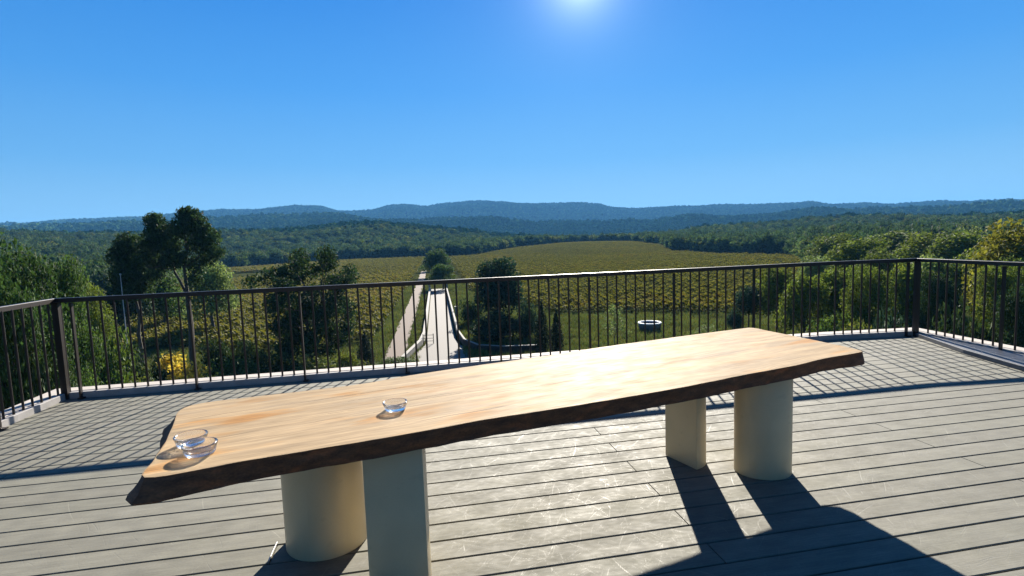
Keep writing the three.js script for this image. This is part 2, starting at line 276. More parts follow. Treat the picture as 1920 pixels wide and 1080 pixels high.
const TREES = [
  ["broadleaf_tree", "nearA", "deep", -21.07, -22.74, 1.24, 0.621, "tall dense green tree at the left edge of the view beyond the railing"],
  ["broadleaf_tree", "nearB", "mid", -23.98, -28.18, 1.191, 0.476, "yellow green tree just right of the tall tree at the left edge"],
  ["broadleaf_tree", "nearA", "deep", -16.69, -17.25, 1.13, 0.417, "broad low tree cut off by the left frame edge behind the railing"],
  ["broadleaf_tree", "nearA", "yellowgreen", -28.81, -35.86, 0.988, 0.522, "small bright green tree between the left corner post and the pines"],
  ["broadleaf_tree", "broadC", "dark", -47.16, -64.62, 0.932, 0.94, "dark green tree under the smaller pine crown"],
  ["shrub", "shrubA", "dark", -16.16, -17.74, 2.525, 0.583, "dark shrub seen through the railing left of the corner post"],
  ["shrub", "shrubB", "mid", -24.7, -31.46, 2.009, 0.716, "dark shrub seen through the railing right of the corner post"],
  ["shrub", "shrubA", "dark", -27.33, -37.0, 1.359, 0.751, "low dark shrub at the foot of the smaller pine"],
  ["pine_tree", "pineA", "pine", -30.34, -49.43, 1.011, 0.839, "tall umbrella pine with forked dark trunk rising above the hills"],
  ["pine_tree", "pineB", "pine", -35.88, -50.56, 1.043, 0.812, "shorter dark pine just left of the tall umbrella pine"],
  ["broadleaf_tree", "broadB", "light", -38.6, -67.78, 1.073, 0.929, "light green tree behind the right side of the tall pine"],
  ["broadleaf_tree", "broadA", "mid", -48.5, -73.43, 0.83, 0.95, "mid green tree behind the trunks of the two pines"],
  ["broadleaf_tree", "openA", "dark", -18.67, -48.53, 0.997, 0.921, "open dark tree with spreading bare branches left of the road"],
  ["shrub", "shrubB", "dark", -24.6, -43.53, 1.199, 0.607, "small dark shrub below the tall pine at the vineyard edge"],
  ["shrub", "shrubA", "dark", -22.64, -44.58, 1.048, 0.622, "dark round shrub left of the open dark tree"],
  ["shrub", "shrubB", "mid", -20.95, -39.83, 0.879, 1.013, "green shrub behind the railing right of the yellow plant"],
  ["shrub", "shrubA", "dark", -18.91, -41.93, 0.852, 0.959, "dark shrub under the left side of the open dark tree"],
  ["shrub", "shrubB", "olive", -15.29, -41.26, 0.734, 1.05, "olive green shrub under the open dark tree"],
  ["shrub", "shrubA", "olive", -13.77, -42.84, 0.709, 0.654, "low olive shrub just left of the single cypress"],
  ["yellow_shrub", "shrubY", "yellow", -21.16, -33.94, 1.571, 1.268, "bright yellow leaved plant behind the railing at left"],
  ["shrub", "shrubB", "olive", -23.88, -33.32, 1.017, 0.68, "green shrub left of the bright yellow plant"],
  ["shrub", "shrubA", "dark", -26.82, -39.81, 1.104, 0.606, "dark shrub between the two pine trunks"],
  ["shrub", "shrubA", "mid", -10.47, -45.82, 0.321, 0.817, "low green hedge shrub at the left foot of the road"],
  ["cypress_tree", "cypressA", "cypress", -13.14, -46.17, 0.666, 1.022, "single dark cypress left of the road"],
  ["cypress_tree", "cypressA", "cypress", 2.68, -49.93, 0.995, 1.009, "left and taller of the two slim cypresses behind the table"],
  ["cypress_tree", "cypressA", "cypress", 4.06, -49.83, 0.825, 0.917, "right and shorter of the two slim cypresses behind the table"],
  ["broadleaf_tree", "broadC", "blue", -1.72, -61.98, 0.984, 1.001, "round dark green tree right of the road above the railing"],
  ["shrub", "shrubA", "blue", 1.43, -57.98, 1.295, 0.673, "shrub joined to the right side of the round tree by the road"],
  ["shrub", "shrubB", "dark", -5.53, -69.78, 1.032, 0.704, "small dark bush between the road wall and the round tree"],
  ["shrub", "shrubA", "blue", -1.83, -57.97, 1.041, 1.319, "bushy undergrowth below the round tree right of the road"],
  ["broadleaf_tree", "broadB", "mid", -15.8, -121.98, 0.669, 0.907, "small tree standing at the far end of the road"],
  ["broadleaf_tree", "broadA", "mid", -22.93, -163.4, 0.94, 1.371, "taller tree behind the tree at the road end"],
  ["broadleaf_tree", "broadC", "blue", -30.24, -197.7, 0.638, 0.958, "farthest of the trees lining the track beyond the road end"],
  ["young_tree", "sparseA", "light", 10.23, -53.02, 0.852, 1.016, "thin young tree with pale leaves left of the round basin"],
  ["young_tree", "sparseA", "light", 19.34, -52.56, 0.39, 0.843, "small pale leafed sapling right of the round basin"],
  ["broadleaf_tree", "ballA", "blue", 26.15, -58.41, 1.009, 0.926, "small dark ball shaped tree near the far end of the table"],
  ["shrub", "shrubB", "blue", 24.87, -58.97, 0.756, 0.448, "small bush touching the dark ball shaped tree on its left"],
  ["broadleaf_tree", "broadA", "yellowgreen", 28.7, -57.2, 0.78, 0.742, "leafy tree right of the dark ball shaped tree"],
  ["broadleaf_tree", "broadB", "yellowgreen", 26.18, -47.23, 0.795, 0.651, "bright green tree behind the railing above the far table corner"],
  ["broadleaf_tree", "broadC", "yellowgreen", 30.29, -49.46, 0.81, 0.762, "bright green tree behind the railing right of the far table corner"],
  ["broadleaf_tree", "nearA", "yellowgreen", 27.97, -41.45, 0.855, 0.672, "green tree behind the railing left of the right corner post"],
  ["shrub", "shrubA", "blue", 21.08, -29.18, 1.993, 0.738, "dark rounded shrub just left of the right corner post"],
  ["broadleaf_tree", "broadB", "yellowgreen", 33.89, -44.58, 0.875, 0.722, "green tree directly behind the right corner post"],
  ["broadleaf_tree", "broadC", "yellowgreen", 52.08, -79.46, 1.025, 1.41, "yellow green tree rising over the rail left of the right corner"],
  ["broadleaf_tree", "broadA", "yellowgreen", 64.57, -107.03, 1.047, 1.554, "green tree at the forest edge beyond the end of the vineyard"],
  ["broadleaf_tree", "broadB", "olive", 76.17, -105.35, 1.134, 2.037, "tall green tree rising over the rail above the right corner"],
  ["broadleaf_tree", "broadA", "yellowgreen", 64.86, -82.58, 1.05, 1.532, "yellow green tree rising over the rail right of the corner post"],
  ["broadleaf_tree", "broadC", "yellowgreen", 64.46, -76.45, 1.104, 1.479, "round green tree above the right railing"],
  ["broadleaf_tree", "broadB", "yellowgreen", 46.67, -52.17, 0.956, 0.928, "bright tree between the round green tree and the right frame edge"],
  ["broadleaf_tree", "broadA", "gold", 42.81, -44.85, 1.187, 1.083, "golden green tree at the right edge of the frame"],
  ["broadleaf_tree", "nearA", "yellowgreen", 31.26, -33.75, 0.921, 0.547, "tree below the golden green one behind the right railing"],
  ["shrub", "shrubB", "dark", 23.29, -27.45, 2.146, 0.763, "tall dark shrub behind the middle of the right railing"],
  ["broadleaf_tree", "nearB", "dark", 28.91, -35.78, 0.866, 0.523, "dark tree behind the right railing next to the corner post"],
  ["shrub", "shrubA", "dark", 23.73, -25.73, 2.04, 0.652, "dark shrub left of the last post at the right edge"],
  ["broadleaf_tree", "nearA", "dark", 23.72, -24.36, 0.877, 0.396, "dark tree cut by the right frame edge behind the railing"],
  ["broadleaf_tree", "broadA", "olive", 42.68, -61.67, 0.902, 0.898, "olive green tree just over the rail left of the right corner post"],
  ["broadleaf_tree", "broadC", "light", 39.82, -69.39, 0.815, 0.786, "pale green tree just over the rail beyond the end of the vineyard"],
  ["broadleaf_tree", "broadB", "light", 45.14, -56.09, 0.878, 0.817, "pale green tree just over the rail right of the right corner post"],
  ["shrub", "shrubB", "mid", 23.4, -39.6, 1.461, 0.802, "low green shrub behind the far table corner"],
  ["shrub", "shrubA", "olive", 22.94, -35.18, 1.525, 0.713, "low shrub left of the dark rounded shrub"],
];

for (const [name, key, mat, x, z, sy, sw, label] of TREES) {
  const p = PROTO[key], t = thing(name, label, /shrub/.test(name) ? 'shrub' : 'tree', /shrub/.test(name) ? 'shrubs below the terrace' : 'trees around the vineyard');
  mesh(/shrub/.test(name) ? 'stem' : 'trunk', p.trunkGeo, p.bark, t); mesh(/shrub/.test(name) ? 'foliage' : 'crown', p.crownGeo, LEAF[mat], t);
  t.position.set(x, ground(x, z) - .03, z); t.scale.set(sw, sy, sw); t.rotation.y = key.startsWith('pine') || key === 'openA' ? 0 : ((x * 12.9 + z * 7.7) % 6.28);
}

// ---------------------------------------------------------------- vineyards, woods, grass: what nobody could count
function scatter(name, label, geo, mat, spots, category) { // spots: [x, y, z, sx, sy, sz, rot, r, g, b]
  const m = new THREE.InstancedMesh(geo, mat, spots.length), M = new THREE.Matrix4(), q = new THREE.Quaternion(), e = new THREE.Euler(), c = new THREE.Color();
  spots.forEach((s, i) => { m.setMatrixAt(i, M.compose(new THREE.Vector3(s[0], s[1], s[2]), q.setFromEuler(e.set(0, s[6], 0)), new THREE.Vector3(s[3], s[4], s[5]))); m.setColorAt(i, c.setRGB(s[7], s[8], s[9])); });
  m.name = name; m.castShadow = m.receiveShadow = true; m.userData = { kind: 'stuff', label, category }; scene.add(m); return m;
}
{
  const vineGeo = leaves([[0, .75, 0, .62, .55, .36, 3], [.3, .95, .05, .4, .4, .3, 1], [-.35, .9, -.05, .4, .4, .3, 1]], 64, .16, 401, { warm: .25, fill: .5 });
  const fields = [[], [], []], R = rngOf(402);
  for (const [which, az, rows, along] of [[1, 58, 1.55, .85], [2, 64, 1.6, .9]]) {
    const d = [Math.sin(az * Math.PI / 180), -Math.cos(az * Math.PI / 180)], n = [-d[1], d[0]];
    for (let i = -350; i < 80; i++) for (let j = -500; j < 560; j++) {
      const jit = (R() - .5) * .5, x = n[0] * i * rows + d[0] * (j * along + jit), z = n[1] * i * rows + d[1] * (j * along + jit);
      if (inVines(x, z) !== which || R() < .05) continue;
      const patch = fbm(x / 45, z / 45, which * 3, 3), t = .75 + .4 * R() + .3 * patch, rust = Math.max(0, patch * 1.1 + (R() - .78)) * .5;
      const s = .66 + .3 * R();
      fields[which].push([x, ground(x, z), z, s * 1.1, s * (.85 + .5 * R()), s * 1.7, -az * Math.PI / 180 + Math.PI / 2 + (R() - .5) * .2, t * (1 + rust), t * (1 - .12 * rust), t]);
    }
  }
  scatter('vineyard', 'yellow green vineyard left of the road below the terrace', vineGeo, LEAF.vine, fields[1], 'vineyard');
  scatter('vineyard_001', 'wide green vineyard right of the road rising to a low crest', vineGeo, LEAF.vine, fields[2], 'vineyard');
}
{
  const R = rngOf(501), far = [], near = [];
  const blob = () => { const g = new THREE.IcosahedronGeometry(1, 2).toNonIndexed(), p = g.attributes.position; for (let i = 0; i < p.count; i++) { const x = p.getX(i), y = p.getY(i), z = p.getZ(i), k = 1 + .5 * N(x * 2.1 + 5, y * 2.1, z * 2.1) + .25 * N(x * 5, y * 5 + 3, z * 5); p.setXYZ(i, x * k, y * k * 1.05 + .75, z * k); } g.deleteAttribute('uv'); g.computeVertexNormals(); return g; };
  const leafy = leaves([[0, 1.0, 0, .85, .85, .85, 3], [.45, .8, .3, .55, .5, .55, 1], [-.4, 1.3, .1, .5, .5, .5, 1], [.1, 1.2, -.5, .55, .5, .55, 1], [-.2, .7, .5, .55, .5, .55, 1]], 420, .14, 502, { fill: .28, warm: .1 });
  const put = (r, a, list, s) => {
    const x = r * Math.sin(a), z = -r * Math.cos(a), deg = a * 180 / Math.PI, rf = table(WOOD_START, deg); if (r < rf + 2 + 8 * R()) return;
    const kind = fbm(x / 120, z / 120, 4, 3), rr = R(); let c = rr < .5 + kind ? [.026, .05, .02] : rr < .9 ? [.042, .07, .02] : [.065, .085, .024]; const t = .75 + .5 * R();
    const con = rr < .3; list.push([x, ground(x, z) - .4, z, s * (con ? .75 : 1), s * (con ? 1.35 : .95 + .3 * R()), s * (con ? .75 : 1), R() * 6.28, c[0] * t, c[1] * t, c[2] * t]);
  };
  const A0 = -50 * Math.PI / 180, A1 = 50 * Math.PI / 180;
  for (let i = 0; i < 15500; i++) put(Math.sqrt(lerp(110 ** 2, 620 ** 2, R())), lerp(A0, A1, R()), near, 2.6 + 1.6 * R());
  for (let i = 0; i < 46000; i++) put(Math.sqrt(lerp(610 ** 2, 1500 ** 2, R())), lerp(A0, A1, R()), far, 2.6 + 1.8 * R());
  for (let i = 0; i < 80000; i++) put(Math.sqrt(lerp(1450 ** 2, 3300 ** 2, R())), lerp(A0, A1, R()), far, 4 + 3 * R());
  // the wood edge facing the fields
  for (let i = 0; i < 900; i++) { const a = lerp(-34, 31, R()); const rf = table(WOOD_START, a); put(rf + 11 + 10 * R(), a * Math.PI / 180, near, 2.6 + 1.4 * R()); }
  scatter('wood', 'dense mixed wood on the slopes behind the vineyards', leafy, new THREE.MeshPhysicalMaterial({ color: lin(1.7, 1.8, 1.5), roughness: .9, vertexColors: true, side: THREE.DoubleSide, transmission: .4, thickness: 0, specularIntensity: .2 }), near, 'wood');
  scatter('hill_forest', 'dark forest covering the far blue hills', blob(), new THREE.MeshPhysicalMaterial({ color: lin(1.6, 1.75, 1.5), roughness: 1, specularIntensity: 0 }), far, 'forest');
}
{
  const R = rngOf(601), pos = [], col = [];
  for (let i = 0; i < 26; i++) { const a = R() * 6.28, r = .32 * Math.sqrt(R()), x = Math.cos(a) * r, z = Math.sin(a) * r, b = R() * 6.28, w = .018, h = .16 + .3 * R(), lx = (R() - .5) * .22, lz = (R() - .5) * .22, t = .7 + .6 * R(), y = R() < .25 ? .5 : 0; pos.push(x - Math.cos(b) * w, 0, z - Math.sin(b) * w, x + Math.cos(b) * w, 0, z + Math.sin(b) * w, x + lx, h, z + lz); for (let k = 0; k < 3; k++) col.push(t * (1 + y), t, t); }
  const g = geoOf(pos, null, null, col), spots = [];
  for (let i = 0; i < 42000; i++) {
    const r = Math.sqrt(lerp(38 ** 2, 150 ** 2, Math.pow(R(), 1.5))), a = lerp(-46, 46, R()) * Math.PI / 180, x = r * Math.sin(a), z = -r * Math.cos(a), [s, t] = roadST(x, z);
    if (inVines(x, z) || (s > -12 && Math.abs(t) < 2.4) || (Math.abs(t + 4.6) < 1.1 && s > -8)) continue;
    const n = .8 + .5 * fbm(x / 5, z / 5, 8, 3), k = .8 + .5 * R(); spots.push([x, ground(x, z), z, 1.2 * k, k, 1.2 * k, R() * 6.28, n, n, n]);
  }
  scatter('meadow_grass', 'rough green grass between the terrace and the vineyards', g, leafMat(.13, .185, .04, .35), spots, 'grass');
}

// ---------------------------------------------------------------- road, track, walls, basin
{
  const sandy = tex(256, 256, (x, y) => { const n = .74 + .16 * fbm(x / 20, y / 20, 3, 4) + .07 * N(x / 1.9, y / 1.9, 1); return [n, n * .985, n * .95]; });
  const strip = (pts, y, mat, name, label) => { const pos = [], idx = [], uv = []; pts.forEach(([l, r], i) => { pos.push(l[0], y, l[1], r[0], y, r[1]); uv.push(0, i * 2, 1.5, i * 2); if (i) { const o = (i - 1) * 2; idx.push(o, o + 1, o + 3, o, o + 3, o + 2); } }); return structure(mesh(name, geoOf(pos, idx, uv), mat), label); };
  const road = []; for (let s = -20; s <= 66; s += 2) { const w = 1.6 + 2.6 * sstep(0, -12, s); road.push([roadPt(s, -w), roadPt(s, w)]); }
  strip(road, GROUND + .012, std(lin(.27, .255, .24), .85, { map: sandy }), 'road', 'pale concrete road running straight away between low walls');
  const tr = []; for (let s = -9; s <= 150; s += 2) { const w = .95 + .25 * N(s * .2, 3) , c = -4.6 - .35 * sstep(60, 150, s) + .2 * N(s * .11, 8); tr.push([roadPt(s, c - w), roadPt(s, c + w)]); }
  strip(tr, GROUND + .008, std(lin(.27, .2, .155), .95, { map: sandy }), 'dirt_track', 'pinkish dirt track beside the vineyard left of the road');
  const stone = std(lin(.42, .4, .37), .9, { map: sandy }), cap = std(lin(.5, .48, .45), .85, { map: sandy });
  const wallAlong = (path, label, stone, cw) => { const w = thing('road_wall', label, 'wall'); mesh('wall_body', sweep(path, [[-.16, GROUND - .05], [.16, GROUND - .05], [.16, GROUND + .62], [-.16, GROUND + .62]]), stone, w); mesh('wall_cap', sweep(path, [[-cw, GROUND + .622], [cw, GROUND + .622], [cw, GROUND + .69], [-cw, GROUND + .69]]), cap, w); };
  wallAlong([roadPt(-10, -3.6), roadPt(-6, -2.9), roadPt(-2, -2.2), roadPt(3, -1.9), roadPt(62, -1.85)], 'low pale wall along the left side of the road', stone, .17);
  wallAlong([roadPt(-8.5, 9.5), roadPt(-8, 6), roadPt(-6.5, 3.6), roadPt(-3, 2.4), roadPt(3, 1.95), roadPt(62, 1.85)], 'low dark wall along the right side of the road curving out near the terrace', std(lin(.07, .065, .06), .9, { map: sandy }), .1);
  for (const [s, t, h, label] of [[63, -1.95, 1.6, 'white gate pillar at the far left end of the road walls'], [63, 1.95, 1.6, 'white gate pillar at the far right end of the road walls'], [20, 2.45, 1.25, 'white pillar halfway along the right road wall']]) {
    const p = thing('gate_pillar', label, 'pillar', 'pillars along the road'), [x, z] = roadPt(s, t); p.position.set(x, GROUND, z); p.rotation.y = .14;
    mesh('shaft', box(.42, h, .42, 0, h / 2, 0), cap, p); mesh('pillar_cap', box(.54, .1, .54, 0, h + .052, 0), cap, p);
  }
  const g = thing('road_gate', 'small dark metal gate beside the near left end of the road', 'gate'), [gx, gz] = roadPt(-1, -1.4), dk = std(lin(.02, .02, .02), .6);
  g.position.set(gx, GROUND, gz); g.rotation.y = .1;
  for (const x of [-.55, .55]) mesh('gate_post', box(.08, 1.1, .08, x, .55, 0), dk, g);
  for (const y of [.3, .6, .95]) mesh('gate_bar', box(1.02, .05, .04, 0, y, 0), dk, g);
  const b = thing('stone_basin', 'round pale stone basin on the grass beyond the railing', 'basin'); b.position.set(15.7, GROUND, -60.5);
  mesh('bowl', new THREE.LatheGeometry([[1.15, 0], [1.25, .35], [1.3, .78], [1.0, .78], [.95, .4], [0, .38]].map(p => new THREE.Vector2(...p)), 40), std(lin(.1, .1, .1), .8), b);
  mesh('rim', new THREE.TorusGeometry(1.2, .14, 10, 48).rotateX(Math.PI / 2).scale(1, .7, 1).translate(0, .84, 0), std(lin(.7, .7, .7), .6), b);
  const pl = thing('pole', 'thin pale pole standing between the two pines', 'pole'); pl.position.set(-35.0, GROUND, -47.6);
  mesh('shaft', new THREE.CylinderGeometry(.03, .05, 9, 10).translate(0, 4.5, 0), std(lin(.5, .5, .5), .5), pl); mesh('pole_cap', new THREE.SphereGeometry(.09, 12, 8).translate(0, 9.04, 0), std(lin(.4, .4, .4), .5), pl);
}

// ---------------------------------------------------------------- terrace: local frame u to the right along the boards, v away from the camera
const TERRACE_TURN = 0.1798;
const L = (u, v) => [u, -v];
const RAIL = [[-3.68, -1.5], [-3.66, 6.19], [5.4, 6.19], [6.66, 6.06], [6.04, -1.5]];
const railLocal = RAIL.map(p => L(...p));            // travelled so that "right" (o > 0) is outside... sign set below
const OUT = -1;                                      // o * OUT points away from the deck
{
  const deck = new THREE.Group(); deck.name = 'deck'; deck.rotation.y = TERRACE_TURN; scene.add(deck); structure(deck, 'grey composite deck boards of the terrace floor');
  const R = rngOf(701), W = 2048;
  // grain and scuffs: 4 m tile
  const scr = new Float32Array(W * W), light = new Float32Array(W * W);
  const dab = (arr, x, y, v) => { const o = ((y & (W - 1)) * W + (x & (W - 1))); arr[o] = Math.max(arr[o], v); };
  for (let i = 0; i < 7000; i++) {
    let x = R() * W, y = R() * W, a = R() < .55 ? R() * 6.28 : (R() < .5 ? 1.0 : 2.2) + (R() - .5) * .5, len = 14 + R() * R() * 190, k = (R() - .5) * .012, d = .2 + .7 * R() * R(), lt = R() < .04 ? .4 + .6 * R() : 0;
    for (let s = 0; s < len; s += .7) { x += Math.cos(a) * .7; y += Math.sin(a) * .7; a += k * .7; const f = Math.sin(Math.PI * s / len); dab(scr, x | 0, y | 0, d * f); if (d > .75) dab(scr, (x + 1) | 0, y | 0, d * f * .8); if (lt) { dab(light, x | 0, y | 0, lt * f); if (lt > .8) dab(light, x | 0, (y + 1) | 0, lt * f); } }
  }
  const per = (x, y, p, z) => { // tile-able noise along x only matters little; blend ends
    return N(x, y, z); };
  const grain = (x, y) => .5 * per(x / 90, y / 3.1, 0, 1) + .3 * per(x / 28, y / 1.7, 0, 2) + .35 * per(x / 160, y / 22, 0, 3) + .25 * per(x / 7, y / 5, 0, 6);
  const cm = tex(W, W, (x, y) => { const g = .73 + .13 * grain(x, y) + .06 * N(x / 60, y / 40, 9) + .17 * light[y * W + x]; return [g, g * .985, g * .945]; });
  const bm = tex(W, W, (x, y) => { const v = .55 + .16 * grain(x, y) - .5 * scr[y * W + x]; return [v, v, v]; }, false);
  const rm = tex(1024, 1024, (x, y) => { const v = .82 + .1 * N(x / 50, y / 30, 4) + .08 * N(x / 12, y / 6, 5) - .36 * scr[(y * 2) * W + x * 2]; return [v, v, v]; }, false);
  const mats = [.94, 1, 1.05, .98].map((k, i) => new THREE.MeshStandardMaterial({ color: lin(.29 * k, .285 * k * (1 + .01 * (i % 2)), .235 * k), map: cm, bumpMap: bm, bumpScale: .0012, roughnessMap: rm, roughness: 1 }));
  const PITCHV = .1635, GAP = .010, T = .024, c = .003;
  const plank = (u0, u1, v0, v1) => {
    const z0 = -v1, z1 = -v0, prof = [[z0, -T], [z0, -c], [z0 + c, 0], [z1 - c, 0], [z1, -c], [z1, -T]], pos = [], uv = [], idx = [];
    const P = (u, q) => { pos.push(u, q[1], q[0]); uv.push(u / 4, -q[0] / 4 + (q[1] + 0) / 4); };
    for (let j = 0; j < 6; j++) { const a = prof[j], b = prof[(j + 1) % 6], o = pos.length / 3; P(u0, a); P(u1, a); P(u1, b); P(u0, b); idx.push(o, o + 2, o + 1, o, o + 3, o + 2); }
    for (const u of [u0, u1]) { const o = pos.length / 3; for (const q of prof) P(u, q); for (let j = 1; j < 5; j++) u === u0 ? idx.push(o, o + j + 1, o + j) : idx.push(o, o + j, o + j + 1); }
    return geoOf(pos, idx, uv);
  };
  const rightEnd = (v) => v > 6.06 ? 6.5 : lerp(6.04, 6.66, (v + 1.5) / 7.56) - .03;
  for (let k = -25; k <= 21; k++) {
    const v0 = 2.571 + PITCHV * k + GAP / 2, v1 = Math.min(v0 + PITCHV - GAP, 6.185), end = Math.min(rightEnd(v0), rightEnd(v1)); if (v1 - v0 < .02) continue;
    const first = (k % 2 !== 0) ? 1.32 : 3.39; const cuts = [-3.655]; for (let u = first - 4.14 * 2; u < end; u += 4.14) if (u > -3.4) cuts.push(u); cuts.push(end);
    for (let i = 0; i + 1 < cuts.length; i++) mesh('plank', plank(cuts[i] + (i ? .003 : 0), cuts[i + 1] - .003, v0, v1), mats[Math.floor(R() * 4)], deck);
  }
  mesh('sub_floor', extrudeUp(RAIL.map(p => L(...p)), -.12, -.045), std(lin(.03, .03, .03), .95), deck);

  // curb, coping and the wall that carries the terrace
  const wall = new THREE.Group(); wall.name = 'terrace_wall'; wall.rotation.y = TERRACE_TURN; scene.add(wall); structure(wall, 'low grey curb and pale coping round the edge of the terrace');
  const plaster = tex(256, 256, (x, y) => { const n = .78 + .12 * fbm(x / 30, y / 30, 2, 4) + .05 * N(x / 2, y / 2, 7); return [n, n * .99, n * .97]; });
  const prof = (o0, o1, y0, y1, b = .004) => [[o0 * OUT, y0], [o0 * OUT, y1 - b], [(o0 + b) * OUT, y1], [(o1 - b) * OUT, y1], [o1 * OUT, y1 - b], [o1 * OUT, y0]];
  mesh('curb', sweep(railLocal, prof(-.05, .01, -.04, .066)), std(lin(.5, .48, .47), .8, { map: plaster }), wall);
  mesh('coping', sweep(railLocal, prof(.014, .175, -.06, .070)), std(lin(.72, .66, .6), .85, { map: plaster }), wall);
  mesh('supporting_wall', sweep(railLocal, prof(-.03, .13, GROUND, -.062, .002)), std(lin(.5, .47, .42), .9, { map: plaster }), wall);
  mesh('flashing', extrudeUp([[6.58, 5.98], [6.17, 5.0], [5.95, 4.26], [5.35, 1.0], [5.05, -1.4], [5.97, -1.4]].map(p => L(...p)), .002, .05, .004), std(lin(.17, .18, .2), .55, { map: plaster }), wall);

  // railing
  const metal = std(lin(.022, .016, .013), .42, { metalness: .2 }), railing = thing('metal_railing', 'dark brown metal railing with thin upright bars around the terrace', 'railing'); railing.rotation.y = TERRACE_TURN;
  mesh('top_rail', sweep(railLocal, [[-.026, 1.004], [.026, 1.004], [.026, 1.046], [.022, 1.05], [-.022, 1.05], [-.026, 1.046]]), metal, railing);
  const bar = new THREE.CylinderGeometry(.0105, .0105, .95, 8).translate(0, .06 + .478, 0), post = box(.018, .995, .036, 0, .505, 0), foot = box(.05, .012, .07, 0, .01, 0), corner = box(.07, 1.012, .07, 0, .507, 0);
  const putBar = (u, v) => { const m = mesh('baluster', bar, metal, railing); m.position.set(u, 0, -v); };
  const putPost = (u, v, turn) => { const m = mesh('post', post, metal, railing); m.position.set(u, 0, -v); m.rotation.y = turn; const f = mesh('post_foot', foot, metal, m); f.position.set(.012, 0, .012); };
  const step = 1.106 / 9;
  const along = (a, b, first, n, inward, turn) => { const len = Math.hypot(b[0] - a[0], b[1] - a[1]), d = [(b[0] - a[0]) / len, (b[1] - a[1]) / len]; for (let i = 0; i < n; i++) { const s = first + i * step; if (s > len - .06) break; const u = a[0] + d[0] * s, v = a[1] + d[1] * s; if (i % 9 === 0) putPost(u + inward[0] * .062, v + inward[1] * .062, turn); else putBar(u + inward[0] * .018, v + inward[1] * .018); } };
  putBar(-3.47 - step, 6.17);
  along([-3.47, 6.19], [5.42, 6.19], 0, 75, [0, -1], 0);
  along([5.4, 6.19], [6.66, 6.06], .98 - 8 * step + .0, 0, [0, -1], 0);
  { const a = [5.4, 6.19], b = [6.66, 6.06], len = Math.hypot(1.26, .13); for (let i = 1; i * step < len - .05; i++) { const s = i * step - .02, u = a[0] + (b[0] - a[0]) * s / len, v = a[1] + (b[1] - a[1]) * s / len; if (i === 9) putPost(u, v - .062, -.1); else putBar(u, v - .018); } }
  const side = (a, b, first, inward, turn) => along(a, b, first, 80, inward, turn);
  side([6.66, 6.06], [6.04, -1.5], .001 + 1.36 - 9 * step + step * 0 - .15, [-1, 0], Math.PI / 2 - .08);
  side([-3.66, 6.19], [-3.68, -1.5], .001 + 8 * step, [1, 0], Math.PI / 2);
  for (let i = 1; i < 8; i++) putBar(-3.642, 6.19 - i * step);
  for (const [u, v, s] of [[-3.615, 6.145, .85], [6.615, 6.01, .7]]) { const m = mesh('corner_post', corner, metal, railing); m.position.set(u, 0, -v); m.scale.set(s, 1, s); }
}

